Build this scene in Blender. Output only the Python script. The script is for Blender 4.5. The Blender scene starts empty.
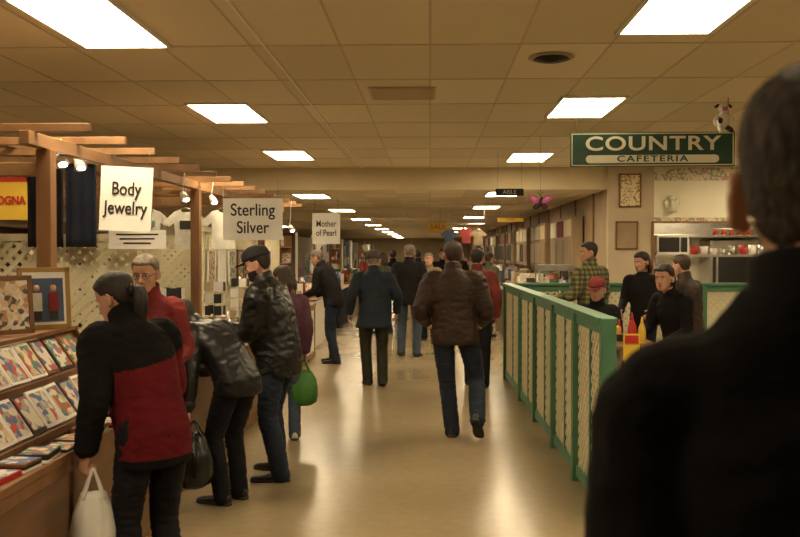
import bpy, bmesh, math, random
from mathutils import Vector, Matrix, noise
random.seed(11)
R=random.random
def U(a,b): return a+(b-a)*R()
F=900.; VX=430.; VY=252.; CZ=1.68
def W(px,py,d): return Vector(((px-VX)/F*d, d, CZ+(VY-py)/F*d))
scene=bpy.context.scene
col=scene.collection
scene.view_settings.view_transform='Standard'
def rad(a): return math.radians(a)
# ------------------------------------------------------------------ materials
def newmat(name):
    m=bpy.data.materials.new(name); m.use_nodes=True
    nt=m.node_tree; b=nt.nodes['Principled BSDF']
    return m,nt,b
def mat(name,c,rough=.7,var=.15,scale=8,bump=0.,bscale=60,metal=0,coat=0,sheen=0,spec=.5,stretch=(1,1,1)):
    m,nt,b=newmat(name); N=nt.nodes; L=nt.links
    tc=N.new('ShaderNodeTexCoord'); mp=N.new('ShaderNodeMapping'); mp.inputs['Scale'].default_value=stretch
    L.new(tc.outputs['Object'],mp.inputs['Vector'])
    n=N.new('ShaderNodeTexNoise'); n.inputs['Scale'].default_value=scale; n.inputs['Detail'].default_value=5
    L.new(mp.outputs[0],n.inputs['Vector'])
    r=N.new('ShaderNodeValToRGB')
    r.color_ramp.elements[0].position=.3; r.color_ramp.elements[1].position=.7
    r.color_ramp.elements[0].color=tuple(max(0,x*(1-var)) for x in c)+(1,)
    r.color_ramp.elements[1].color=tuple(min(1,x*(1+var)) for x in c)+(1,)
    L.new(n.outputs['Fac'],r.inputs['Fac']); L.new(r.outputs[0],b.inputs['Base Color'])
    b.inputs['Roughness'].default_value=rough; b.inputs['Metallic'].default_value=metal
    b.inputs['Specular IOR Level'].default_value=spec
    b.inputs['Coat Weight'].default_value=coat
    b.inputs['Sheen Weight'].default_value=sheen
    if bump>0:
        n2=N.new('ShaderNodeTexNoise'); n2.inputs['Scale'].default_value=bscale; n2.inputs['Detail'].default_value=4
        L.new(mp.outputs[0],n2.inputs['Vector'])
        bp=N.new('ShaderNodeBump'); bp.inputs['Strength'].default_value=bump; bp.inputs['Distance'].default_value=.01
        L.new(n2.outputs['Fac'],bp.inputs['Height']); L.new(bp.outputs[0],b.inputs['Normal'])
    return m
def emis(name,c,s):
    m,nt,b=newmat(name)
    b.inputs['Base Color'].default_value=(.8,.8,.8,1)
    b.inputs['Emission Color'].default_value=(*c,1); b.inputs['Emission Strength'].default_value=s
    return m
def blotch(name,cols,scale=6,rough=.5):
    m,nt,b=newmat(name); N=nt.nodes; L=nt.links
    tc=N.new('ShaderNodeTexCoord'); n=N.new('ShaderNodeTexVoronoi'); n.inputs['Scale'].default_value=scale
    L.new(tc.outputs['Object'],n.inputs['Vector'])
    r=N.new('ShaderNodeValToRGB'); r.color_ramp.interpolation='CONSTANT'
    s=N.new('ShaderNodeSeparateColor'); L.new(n.outputs['Color'],s.inputs[0]); L.new(s.outputs[0],r.inputs['Fac'])
    e=r.color_ramp.elements
    while len(e)<len(cols): e.new(.5)
    for i,c in enumerate(cols):
        e[i].position=i/len(cols); e[i].color=(*c,1)
    L.new(r.outputs[0],b.inputs['Base Color']); b.inputs['Roughness'].default_value=rough
    return m
M={}
def floor_mat():
    m,nt,b=newmat('polished_concrete'); N=nt.nodes; L=nt.links
    tc=N.new('ShaderNodeTexCoord')
    n=N.new('ShaderNodeTexNoise'); n.inputs['Scale'].default_value=.7; n.inputs['Detail'].default_value=5; n.inputs['Roughness'].default_value=.5
    L.new(tc.outputs['Object'],n.inputs['Vector'])
    r=N.new('ShaderNodeValToRGB'); r.color_ramp.elements[0].position=.1; r.color_ramp.elements[1].position=.9
    r.color_ramp.elements[0].color=(.27,.205,.115,1); r.color_ramp.elements[1].color=(.40,.32,.195,1)
    L.new(n.outputs['Fac'],r.inputs['Fac'])
    n2=N.new('ShaderNodeTexNoise'); n2.inputs['Scale'].default_value=14; n2.inputs['Detail'].default_value=6
    L.new(tc.outputs['Object'],n2.inputs['Vector'])
    mx=N.new('ShaderNodeMixRGB'); mx.blend_type='MULTIPLY'; mx.inputs[0].default_value=.25
    L.new(r.outputs[0],mx.inputs[1]); L.new(n2.outputs['Fac'],mx.inputs[2]); L.new(mx.outputs[0],b.inputs['Base Color'])
    mr=N.new('ShaderNodeMapRange'); mr.inputs['To Min'].default_value=.18; mr.inputs['To Max'].default_value=.30
    L.new(n.outputs['Fac'],mr.inputs['Value']); L.new(mr.outputs[0],b.inputs['Roughness'])
    bp=N.new('ShaderNodeBump'); bp.inputs['Strength'].default_value=.05; bp.inputs['Distance'].default_value=.01
    L.new(n2.outputs['Fac'],bp.inputs['Height']); L.new(bp.outputs[0],b.inputs['Normal'])
    return m
def tile_mat():
    m,nt,b=newmat('acoustic_ceiling_tile'); N=nt.nodes; L=nt.links
    tc=N.new('ShaderNodeTexCoord')
    dv=N.new('ShaderNodeVectorMath'); dv.operation='DIVIDE'; dv.inputs[1].default_value=(.61,1.22,1)
    fl=N.new('ShaderNodeVectorMath'); fl.operation='FLOOR'
    L.new(tc.outputs['Object'],dv.inputs[0]); L.new(dv.outputs[0],fl.inputs[0])
    wn=N.new('ShaderNodeTexWhiteNoise'); L.new(fl.outputs[0],wn.inputs['Vector'])
    r=N.new('ShaderNodeValToRGB'); r.color_ramp.elements[0].color=(.73,.63,.45,1); r.color_ramp.elements[1].color=(.87,.77,.57,1)
    L.new(wn.outputs['Value'],r.inputs['Fac'])
    n=N.new('ShaderNodeTexNoise'); n.inputs['Scale'].default_value=90; L.new(tc.outputs['Object'],n.inputs['Vector'])
    mx=N.new('ShaderNodeMixRGB'); mx.blend_type='MULTIPLY'; mx.inputs[0].default_value=.12
    L.new(r.outputs[0],mx.inputs[1]); L.new(n.outputs['Fac'],mx.inputs[2]); L.new(mx.outputs[0],b.inputs['Base Color'])
    b.inputs['Roughness'].default_value=.9
    bp=N.new('ShaderNodeBump'); bp.inputs['Strength'].default_value=.3; bp.inputs['Distance'].default_value=.005
    L.new(n.outputs['Fac'],bp.inputs['Height']); L.new(bp.outputs[0],b.inputs['Normal'])
    return m
def plaid_mat():
    m,nt,b=newmat('plaid_flannel'); N=nt.nodes; L=nt.links
    tc=N.new('ShaderNodeTexCoord'); o=[]
    for ax in 'XZ':
        w=N.new('ShaderNodeTexWave'); w.bands_direction=ax; w.inputs['Scale'].default_value=5.5; L.new(tc.outputs['Object'],w.inputs['Vector'])
        r=N.new('ShaderNodeValToRGB'); r.color_ramp.elements[0].position=.4; r.color_ramp.elements[1].position=.6
        r.color_ramp.elements[0].color=(.42,.42,.34,1); r.color_ramp.elements[1].color=(.95,.92,.8,1)
        L.new(w.outputs['Fac'],r.inputs['Fac']); o.append(r)
    mx=N.new('ShaderNodeMixRGB'); mx.blend_type='MULTIPLY'; mx.inputs[0].default_value=1
    L.new(o[0].outputs[0],mx.inputs[1]); L.new(o[1].outputs[0],mx.inputs[2])
    mx2=N.new('ShaderNodeMixRGB'); mx2.blend_type='MULTIPLY'; mx2.inputs[0].default_value=1; mx2.inputs[2].default_value=(.22,.21,.125,1)
    L.new(mx.outputs[0],mx2.inputs[1]); L.new(mx2.outputs[0],b.inputs['Base Color']); b.inputs['Roughness'].default_value=.9
    return m
M['floor']=floor_mat(); M['tile']=tile_mat(); M['plaid']=plaid_mat()
M['tbar']=mat('ceiling_tbar',(.60,.51,.36),.6,.05,spec=.2)
M['conduit']=mat('painted_raceway',(.88,.82,.66),.5,.05)
M['wall']=mat('beige_wall_paint',(.46,.38,.27),.85,.08,2,.05,40)
M['creamwall']=mat('cream_wall_paint',(.72,.68,.53),.85,.06,2,.05,40)
M['soffit']=mat('soffit_paint',(.62,.52,.34),.85,.06,2)
M['panelwall']=mat('wood_panel_wall',(.28,.20,.12),.7,.25,3,.1,30,stretch=(1,8,.5))
M['white']=mat('white_plastic',(.78,.75,.68),.5,.04)
M['card']=mat('white_card',(.82,.80,.76),.7,.03)
M['ink']=mat('black_ink',(.015,.013,.012),.6,.1)
M['wood']=mat('stained_cedar',(.22,.105,.042),.6,.35,5,.15,30,stretch=(1,1,.25))
M['woodh']=mat('stained_cedar_beam',(.30,.16,.07),.6,.35,5,.15,30,stretch=(1,.25,1))
M['oak']=mat('oak_veneer',(.17,.085,.035),.45,.3,6,.1,40,stretch=(1,.25,2))
M['green']=mat('green_rail_paint',(.075,.20,.115),.45,.12,6,.05,40)
M['lattice']=mat('cream_lattice_paint',(.68,.62,.43),.6,.08,6)
M['signgreen']=mat('dark_green_sign_paint',(.010,.055,.028),.45,.1)
M['signcream']=mat('sign_cream_lettering',(.72,.69,.53),.5,.03)
M['metal']=mat('brushed_steel',(.55,.53,.5),.3,.08,metal=.9)
M['blackplastic']=mat('black_plastic',(.02,.02,.02),.35,.1)
M['string']=mat('hanging_cord',(.2,.16,.1),.8,.05)
M['skin']=mat('skin',(.50,.27,.18),.5,.08,12,.05,120)
M['skin2']=mat('skin_tan',(.42,.21,.13),.5,.08,12,.05,120)
M['lip']=mat('lips',(.36,.11,.09),.45,.05)
M['eye']=mat('eye_white',(.6,.56,.5),.3,.02)
M['iris']=mat('iris_dark',(.03,.02,.015),.2,.05)
def hairm(n,c): return mat(n,c,.6,.5,30,.5,160,stretch=(1,1,.35))
M['hair_dk']=hairm('hair_dark_brown',(.014,.009,.007))
M['hair_br']=hairm('hair_brown',(.040,.022,.013))
M['hair_gr']=hairm('hair_grey',(.16,.13,.10))
M['hair_fg']=mat('hair_greying_brown',(.042,.032,.025),.75,.8,110,.7,240,stretch=(1,1,.3),spec=.3)
def cloth(n,c,rough=.85,bump=.25,bs=90,**k): return mat(n,c,rough,.22,9,bump,bs,**k)
M['coat_black']=cloth('black_wool_coat',(.0045,.0042,.0048),.85,spec=.12)
M['coat_dark']=cloth('black_knit',(.008,.007,.008),.85,spec=.15)
M['fleece_red']=cloth('red_fleece',(.105,.008,.012),.95,spec=.15)
M['fleece_black']=cloth('black_fleece',(.007,.006,.007),.95,spec=.15)
M['leather']=mat('black_leather',(.0065,.006,.006),.40,.15,6,.10,16,spec=.42)
M['puffer']=mat('black_nylon',(.007,.007,.008),.42,.15,6,.1,20,spec=.35)
M['jeans']=cloth('dark_denim',(.018,.024,.040),.85,spec=.2)
M['jeans_lt']=cloth('blue_denim',(.055,.075,.11),.85,spec=.2)
M['pants_bk']=cloth('black_trousers',(.008,.008,.011),.85,spec=.2)
M['pants_ol']=cloth('olive_trousers',(.028,.026,.018),.85,spec=.2)
M['brown']=mat('brown_suede',(.030,.015,.009),.6,.3,6,.3,40,spec=.3)
M['bluejk']=cloth('slate_blue_jacket',(.016,.021,.031),.8,spec=.2)
M['blackjk']=cloth('black_jacket',(.009,.008,.009),.8,spec=.2)
M['redjk']=cloth('red_jacket',(.16,.018,.014),.8)
M['redshirt']=cloth('red_sweatshirt',(.18,.018,.018),.9)
M['purple']=cloth('purple_jacket',(.08,.025,.045),.85)
M['greenjk']=cloth('grey_green_jacket',(.07,.07,.05),.85)
M['tanjk']=cloth('tan_jacket',(.18,.13,.075),.85)
M['shoe_bk']=mat('black_shoe_leather',(.010,.008,.007),.35,.1)
M['shoe_wh']=mat('white_sneaker',(.5,.48,.42),.5,.05)
M['sole']=mat('shoe_sole',(.03,.025,.02),.7,.1)
M['capblack']=cloth('black_cap_cotton',(.007,.007,.009),.8)
M['capgrey']=cloth('grey_hat_felt',(.07,.055,.04),.9)
M['capred']=cloth('red_cap_cotton',(.16,.015,.015),.8)
M['bagwhite']=mat('white_plastic_bag',(.66,.65,.62),.35,.08,8,.3,30)
M['bagblack']=mat('black_plastic_bag',(.008,.008,.008),.25,.2,8,.4,18)
M['baggreen']=mat('green_tote_bag',(.04,.16,.02),.6,.15)
M['navy']=cloth('navy_cloth',(.010,.015,.035),.9)
M['bluetee']=cloth('blue_tshirt_cotton',(.06,.09,.16),.9)
M['whitetee']=cloth('white_tshirt_cotton',(.56,.54,.48),.9)
M['yellow']=mat('yellow_sign_paint',(.70,.46,.05),.5,.04)
M['red']=mat('red_paint',(.45,.025,.02),.5,.06)
M['pink']=mat('pink_foil',(.55,.12,.32),.25,.1)
M['grill']=mat('dark_vent_grille',(.03,.025,.02),.5,.1)
M['lightp']=emis('fluorescent_diffuser',(1,.80,.50),29)
M['bulb']=emis('halogen_lamp',(1,.85,.6),60)
M['frame']=mat('brown_picture_frame',(.16,.07,.025),.4,.2)
M['gold']=mat('gold_picture_frame',(.38,.23,.07),.35,.15,metal=.4)
M['border']=blotch('floral_border_paper',[(.58,.53,.40),(.42,.2,.2),(.6,.52,.38),(.22,.30,.17),(.6,.54,.38),(.55,.49,.36)],26)
pics=[blotch('photo_print_a',[(.62,.55,.42),(.06,.12,.30),(.6,.55,.45),(.42,.06,.05),(.35,.3,.25)],30),
      blotch('photo_print_b',[(.07,.14,.34),(.60,.60,.58),(.40,.08,.06),(.62,.58,.5),(.12,.28,.14)],34),
      blotch('photo_print_c',[(.68,.64,.55),(.45,.25,.12),(.62,.45,.30),(.08,.08,.08),(.62,.55,.42)],42),
      blotch('photo_print_d',[(.40,.06,.05),(.66,.58,.38),(.07,.20,.10),(.50,.38,.20),(.08,.12,.25)],30)]
goodm=[mat('goods_white',(.62,.59,.52)),mat('goods_cream',(.5,.4,.26)),mat('goods_red',(.3,.04,.03)),mat('goods_blue',(.06,.10,.2)),
       mat('goods_black',(.02,.02,.02)),mat('goods_brown',(.14,.07,.035)),mat('goods_gold',(.4,.27,.1)),mat('goods_green',(.07,.14,.07)),mat('goods_silver',(.5,.5,.5),.3,metal=.7),mat('goods_ivory',(.66,.62,.52))]+pics
# ------------------------------------------------------------------ mesh builder
class B:
    def __init__(s): s.bm=bmesh.new(); s.mats=[]
    def mi(s,m):
        if m is None: return 0
        if m not in s.mats: s.mats.append(m)
        return s.mats.index(m)
    def face(s,vs,i,sm=False):
        try:
            f=s.bm.faces.new(vs); f.material_index=i; f.smooth=sm
        except ValueError: pass
    def box(s,c,size,m,rot=None):
        i=s.mi(m); c=Vector(c); h=Vector(size)/2; vs=[]
        for z in (-1,1):
            for x,y in ((-1,-1),(1,-1),(1,1),(-1,1)):
                p=Vector((x*h.x,y*h.y,z*h.z))
                if rot is not None: p=rot@p
                vs.append(s.bm.verts.new(c+p))
        for q in ((3,2,1,0),(4,5,6,7),(0,1,5,4),(1,2,6,5),(2,3,7,6),(3,0,4,7)): s.face([vs[k] for k in q],i)
    def bb(s,a,b,m):
        a=Vector(a); b=Vector(b); s.box((a+b)/2,(abs(b.x-a.x),abs(b.y-a.y),abs(b.z-a.z)),m)
    def bar(s,p0,p1,w,t,up,m):
        p0=Vector(p0);p1=Vector(p1); y=(p1-p0); L=y.length
        if L<1e-4: return
        y.normalize(); z=Vector(up); z=(z-y*z.dot(y)).normalized(); x=y.cross(z)
        rot=Matrix((x,y,z)).transposed()
        s.box((p0+p1)/2,(w,L,t),m,rot)
    def loft(s,rings,m,cap=True,sm=True,wrap=False):
        i=s.mi(m); R_=[[s.bm.verts.new(p) for p in r] for r in rings]; n=len(R_[0])
        K=len(R_)
        for a in range(K if wrap else K-1):
            A=R_[a];Bv=R_[(a+1)%K]
            for k in range(n): s.face([A[k],A[(k+1)%n],Bv[(k+1)%n],Bv[k]],i,sm)
        if cap and not wrap:
            s.face(list(reversed(R_[0])),i,sm); s.face(R_[-1],i,sm)
    def tube(s,pts,rads,m,n=12,sub=0,caps=True,sm=True):
        pts=[Vector(p) for p in pts]; rads=list(rads)
        if sub:
            P=[];Q=[]
            for k in range(len(pts)-1):
                p0=pts[max(k-1,0)];p1=pts[k];p2=pts[k+1];p3=pts[min(k+2,len(pts)-1)]
                for j in range(sub):
                    t=j/sub
                    P.append(.5*((2*p1)+(p2-p0)*t+(2*p0-5*p1+4*p2-p3)*t*t+(3*p1-p0-3*p2+p3)*t**3))
                    Q.append(rads[k]*(1-t)+rads[k+1]*t)
            P.append(pts[-1]);Q.append(rads[-1]); pts,rads=P,Q
        tan=[(pts[min(k+1,len(pts)-1)]-pts[max(k-1,0)]).normalized() for k in range(len(pts))]
        if caps:
            t0,t1=tan[0],tan[-1]; a,b=pts[0],pts[-1]; ra,rb=rads[0],rads[-1]
            pts=[a-t0*ra*.95,a-t0*ra*.6]+pts+[b+t1*rb*.6,b+t1*rb*.95]
            rads=[ra*.3,ra*.8]+rads+[rb*.8,rb*.3]
            tan=[t0,t0]+tan+[t1,t1]
        u=tan[0].orthogonal().normalized(); rings=[]
        for p,r,t in zip(pts,rads,tan):
            u=(u-t*u.dot(t)).normalized(); v=t.cross(u)
            rings.append([p+(u*math.cos(2*math.pi*k/n)+v*math.sin(2*math.pi*k/n))*r for k in range(n)])
        s.loft(rings,m,True,sm)
    def cyl(s,p0,p1,r0,r1,m,n=20,sm=True): s.tube([p0,p1],[r0,r1],m,n,0,False,sm)
    def ell(s,c,r,m,rot=None,n=16):
        c=Vector(c); rings=[]
        for a in range(1,n//2):
            th=math.pi*a/(n//2); ring=[]
            for k in range(n):
                ph=2*math.pi*k/n
                p=Vector((r[0]*math.sin(th)*math.cos(ph),r[1]*math.sin(th)*math.sin(ph),-r[2]*math.cos(th)))
                if rot is not None: p=rot@p
                ring.append(c+p)
            rings.append(ring)
        s.loft(rings,m)
    def poly(s,pts,th,MM,m,sm=False):
        a=[MM@Vector((x,-th/2,z)) for x,z in pts]; b=[MM@Vector((x,th/2,z)) for x,z in pts]
        s.loft([a,b],m,True,sm)
    def lattice(s,o,ux,uz,w,h,pitch,sw,m):
        o=Vector(o);ux=Vector(ux);uz=Vector(uz);nn=ux.cross(uz).normalized()
        c=-h
        while c<w:
            t0=max(0,-c);t1=min(w-c,h)
            if t1-t0>.01: s.bar(o+ux*(c+t0)+uz*t0+nn*.004,o+ux*(c+t1)+uz*t1+nn*.004,sw,.006,nn,m)
            c+=pitch
        c=pitch*.5
        while c<w+h:
            x0=max(0,c-h);x1=min(w,c)
            if x1-x0>.01: s.bar(o+ux*x0+uz*(c-x0)-nn*.004,o+ux*x1+uz*(c-x1)-nn*.004,sw,.006,nn,m)
            c+=pitch
    def done(s,name,parent=None,bevel=0,origin=None):
        bmesh.ops.recalc_face_normals(s.bm,faces=s.bm.faces)
        me=bpy.data.meshes.new(name)
        if origin is not None:
            bmesh.ops.translate(s.bm,verts=s.bm.verts,vec=-Vector(origin))
        s.bm.to_mesh(me); s.bm.free()
        for m in s.mats: me.materials.append(m)
        ob=bpy.data.objects.new(name,me); col.objects.link(ob)
        if origin is not None: ob.location=origin
        if parent: ob.parent=parent
        if bevel:
            md=ob.modifiers.new('bevel','BEVEL'); md.width=bevel; md.segments=2; md.limit_method='ANGLE'
        return ob
def empty(name,loc=(0,0,0),rz=0,scale=1):
    e=bpy.data.objects.new(name,None); e.empty_display_size=.1; col.objects.link(e)
    e.location=loc; e.rotation_euler=(0,0,rz); e.scale=(scale,)*3
    return e
def text(body,loc,size,m,parent=None,name='lettering',offset=0,spacing=1,rz=0,tilt=0,sx=1):
    c=bpy.data.curves.new(name,'FONT'); c.body=body; c.size=size; c.align_x='CENTER'; c.align_y='CENTER'
    c.extrude=.002; c.offset=offset; c.space_character=spacing; c.materials.append(m)
    o=bpy.data.objects.new(name,c); col.objects.link(o); o.location=loc; o.rotation_euler=(rad(90),tilt,rz); o.scale=(sx,1,1)
    if parent: o.parent=parent
    return o
def baked(b,voxel,sm=4,fac=.5):
    me=bpy.data.meshes.new('tmp'); b.bm.to_mesh(me); b.bm.free()
    ob=bpy.data.objects.new('tmp',me); col.objects.link(ob)
    md=ob.modifiers.new('r','REMESH'); md.mode='VOXEL'; md.voxel_size=voxel
    md=ob.modifiers.new('s','SMOOTH'); md.iterations=sm; md.factor=fac
    bpy.context.view_layer.update()
    dg=bpy.context.evaluated_depsgraph_get()
    m2=bpy.data.meshes.new_from_object(ob.evaluated_get(dg))
    bpy.data.objects.remove(ob); bpy.data.meshes.remove(me)
    m2.polygons.foreach_set('use_smooth',[True]*len(m2.polygons))
    m2.materials.clear()
    return m2
def addmesh(name,me,mats,parent,matfn=None,disp=0,dsc=(9,9,16),dfn=None):
    if disp:
        me.update()
        nrm=[v.normal.copy() for v in me.vertices]
        for v,n in zip(me.vertices,nrm):
            p=v.co; q=Vector((p.x*dsc[0],p.y*dsc[1],p.z*dsc[2]))
            a=noise.noise(q)+.5*noise.noise(q*2.1)
            a=-abs(a)*1.4+.4
            if dfn: a*=dfn(p)
            v.co=p+n*a*disp
    for m in mats: me.materials.append(m)
    if matfn:
        for f in me.polygons: f.material_index=matfn(f.center)
    ob=bpy.data.objects.new(name,me); col.objects.link(ob); ob.parent=parent
    return ob
# ------------------------------------------------------------------ people
def sst(a,b,x):
    t=max(0,min(1,(x-a)/(b-a))); return t*t*(3-2*t)
HT=[(-.119,.012,.070,.045),(-.114,.030,.084,.020),(-.100,.046,.093,-.010),(-.075,.058,.094,-.045),(-.045,.066,.093,-.070),(-.012,.071,.091,-.090),
    (.02,.0755,.091,-.100),(.05,.077,.090,-.103),(.075,.0725,.082,-.096),(.095,.060,.066,-.080),(.109,.042,.045,-.055),(.117,.020,.022,-.030),(.119,.006,.006,-.012)]
def hinterp(t):
    k=min(int(t),len(HT)-2); u=t-k
    p0=HT[max(k-1,0)];p1=HT[k];p2=HT[k+1];p3=HT[min(k+2,len(HT)-1)]
    return [.5*(2*b+(c-a)*u+(2*a-5*b+4*c-d)*u*u+(3*b-a-3*c+d)*u**3) for a,b,c,d in zip(p0,p1,p2,p3)]
def headrings(off=None,n=36,m=40):
    out=[]
    for j in range(m+1):
        z,w,f,bk=hinterp(j/m*(len(HT)-1)*.9999)
        w=max(w,.004); yc=(f+bk)/2; hd=max((f-bk)/2,.004); ring=[]
        for k in range(n):
            a=2*math.pi*k/n; c,s_=math.cos(a),math.sin(a)
            p=Vector((w*math.copysign(abs(c)**.9,c),yc+hd*math.copysign(abs(s_)**.9,s_),z))
            if off:
                d=(p-Vector((0,-.005,.0))).normalized(); p=p+d*off(p)
            ring.append(p)
        out.append(ring)
    return out
def hairline(y,style):
    if y>.06: z=.070
    elif y>.025: z=.028+(y-.025)/.035*.042
    elif y>-.022: z=.022
    elif y>-.05: z=.022-(-.022-y)/.028*.095
    else: z=-.073
    return z
hand_cache={}
def hand_mesh(side,curl,voxel):
    key=(side,curl,voxel)
    if key in hand_cache: return hand_cache[key].copy()
    b=B(); rings=[]
    for y,w,t in ((-.03,.024,.019),(0,.026,.018),(.03,.036,.016),(.06,.041,.014),(.088,.040,.012)):
        rings.append([Vector((w*math.cos(a),y,t*math.sin(a))) for a in [2*math.pi*k/14 for k in range(14)]])
    b.loft(rings,None)
    for x,L,r in ((-.031,.060,.0078),(-.0105,.074,.0088),(.0105,.080,.0090),(.031,.072,.0088)):
        xx=x*side*1.0; p=Vector((xx,.080,0)); ang=0; pts=[p.copy()]; fan=xx*1.5
        for s_,k in ((.42,1),(.32,1.3),(.26,.9)):
            ang+=curl*k
            p=p+Vector((fan*.3,math.cos(ang),-math.sin(ang)))*(L*s_*1.05); pts.append(p.copy())
        b.tube(pts,[r*1.05,r,r*.93,r*.8],None,8,2)
    p=Vector((side*.028,.018,-.004)); pts=[p.copy()]
    for L,d in ((.040,(side*.75,.62,-.25)),(.032,(side*.35,.85,-.4)),(.024,(side*.1,.9,-.5))):
        p=p+Vector(d).normalized()*L; pts.append(p.copy())
    b.tube(pts,[.0125,.011,.010,.008],None,8,2)
    me=baked(b,voxel,2); hand_cache[key]=me
    return me.copy()
def ik(a,b,l1,l2,pole):
    d=b-a; L=min(d.length,l1+l2-.002); u=d.normalized(); b=a+u*L
    x=(l1*l1-l2*l2+L*L)/(2*L); h=math.sqrt(max(0,l1*l1-x*x))
    p=pole-u*pole.dot(u); p.normalize()
    return a+u*x+p*h,b
def person(name,loc,heading,H=1.75,bulk=1.,belly=0,lean=3,side=0,twist=0,pelvis=(0,0,.93),
           hl=(-.25,.04,.90),hr=(.25,.04,.90),fl=(-.10,0,0,0,6),fr=(.10,0,0,0,-6),head=(0,0),
           jacket=None,pants=None,shoe=None,hair=None,hstyle='short',skin=None,hem=-.10,cap=None,capm=None,
           collar=True,curl=(.35,.35),palm_l=None,palm_r=None,detail=1,matfn=None,jmats=None,wr=.007,glasses=False,flare=1.,sleeve=1.,beard=False,chigh=0.,trap=0.):
    s=H/1.75; E=empty(name,loc,rad(heading),s)
    skin=skin or M['skin']; pel=Vector(pelvis); vj=.014/detail
    RZ=Matrix.Rotation(rad(twist),3,'Z'); RY=Matrix.Rotation(rad(side),3,'Y')
    def TP(x,y,z):
        p=Vector((x,y,z))
        k=sst(.05,.38,z)*.4*lean
        pv=Vector((0,0,.2)); p=pv+Matrix.Rotation(-rad(k),3,'X')@(p-pv)
        k2=sst(-.16,.08,z)
        p=Matrix.Rotation(-rad(lean*.6*k2),3,'X')@p
        p=Matrix.Rotation(rad(side*k2),3,'Y')@p
        p=Matrix.Rotation(rad(twist*k2),3,'Z')@p
        return p+pel
    # --- jacket
    b=B(); tab=[(hem,.172*flare,.125*flare,0),(hem+.02,.176*flare,.129*flare,0),(max(hem+.04,-.02),.174,.130,0),(.10,.165,.124+.6*belly,.005+.5*belly),(.20,.168,.124+.6*belly,.008+.5*belly),(.30,.182,.126+.2*belly,.006),(.39,.188,.120,-.004),
         (.45,.178,.104,-.012),(.495,.145+trap*.4,.086,-.016),(.53,.10+trap,.072+trap*.2,-.014),(.565,.066+trap,.062+trap*.4,-.008),(.59+trap*.2,.055+trap*.8,.055+trap*.5,-.003)]
    rings=[]
    for z,a,d,yo in tab:
        ring=[]
        for k in range(28):
            t=2*math.pi*k/28;c,q=math.cos(t),math.sin(t)
            ring.append(TP(bulk*a*math.copysign(abs(c)**.85,c),yo+bulk*d*math.copysign(abs(q)**.85,q),z))
        rings.append(ring)
    b.loft(rings,None)
    seg=[]; wrists=[]
    for sx,tgt in ((-1,hl),(1,hr)):
        sh=TP(sx*.178*(.5+.5*bulk),-.008,.462+trap*.0)
        el,wr_=ik(sh,Vector(tgt),.285,.255,Vector((sx*(.45 if trap==0 else .1),-1,-.5)))
        seg.append((sh,el,wr_)); wrists.append((sx,el,wr_))
        k=bulk*sleeve
        inn=TP(sx*.10,-.01,.468+trap*.6)
        b.tube([inn,sh,sh.lerp(el,.5),el,el.lerp(wr_,.5),wr_-(wr_-el).normalized()*.01],[.060*k,.073*k,.066*k,.057*k,.053*k,.044*k],None,14,4)
    me=baked(b,vj,5)
    jm=jmats or [jacket]
    if matfn=='yoke':
        def mf(c):
            q=c-pel
            dmin=9
            for sh,el,w_ in seg[:1]:
                for A,C in ((sh,el),(el,w_)):
                    d=C-A; t=max(0,min(1,(c-A).dot(d)/d.length_squared)); dmin=min(dmin,(c-(A+d*t)).length)
            if q.z>.31+.35*q.x*.5 or dmin<.088: return 1
            if q.z<-.12: return 1
            return 0
    else: mf=None
    addmesh('jacket',me,jm,E,mf,wr)
    # cuffs + collar + zipper
    b=B(); cm=jm[-1]
    for sh,el,w_ in seg:
        d=(w_-el).normalized(); k=bulk*sleeve
        b.tube([w_-d*.035,w_-d*.012,w_+d*.004],[.046*k,.047*k,.044*k],cm,16,2,False)
    if collar:
        g=chigh
        prof=[(.535,.088,.080),(.57,.078,.074),(.612+g,.076,.074),(.618+g,.070,.068),(.60,.064,.062),(.55,.062,.06)]
        rings=[[TP(a*math.cos(t),-.006+d*math.sin(t),z-.012*math.sin(t)) for t in [2*math.pi*k/24 for k in range(24)]] for z,a,d in prof]
        b.loft(rings,cm,False,True)
    zp=[TP(0,bulk*(.13+(.6*belly if .0<z<.28 else 0))+.5*(belly if 0<z<.28 else 0)+(-.004 if z<.35 else -.03),z) for z in (hem+.02,.1,.2,.3,.4)]
    b.tube(zp,[.006]*5,cm,6,2)
    b.done('collar_and_cuffs',E)
    # --- pants
    b=B(); rings=[]
    for z,a,d in ((-.10,.150,.115),(-.04,.165,.122),(.04,.160,.118),(.12,.148,.108)):
        rings.append([TP(bulk*.97*a*math.cos(t),bulk*d*math.sin(t),z) for t in [2*math.pi*k/24 for k in range(24)]])
    b.loft(rings,None)
    feet=[]
    for sx,ft in ((-1,fl),(1,fr)):
        FM=Matrix.Translation((ft[0],ft[1],ft[2]))@Matrix.Rotation(rad(ft[4]),4,'Z')@Matrix.Translation((0,.12,0))@Matrix.Rotation(-rad(ft[3]),4,'X')@Matrix.Translation((0,-.12,0))
        an=FM@Vector((0,-.01,.085)); hip=pel+RZ@Vector((sx*.088*bulk,0,-.02))
        kn,an2=ik(hip,an,.425,.415,Vector((sx*.12,1,0)))
        feet.append(FM); kb=.5+.5*bulk
        low=an2+(an2-kn).normalized()*.035
        b.tube([hip+Vector((0,0,.03)),hip.lerp(kn,.35),kn,kn.lerp(an2,.4),an2,low],[.094*kb,.087*kb,.069*kb,.067*kb,.062*kb,.066*kb],None,14,4)
    me=baked(b,vj,4); addmesh('trousers',me,[pants],E,None,.008,(9,9,26))
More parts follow.
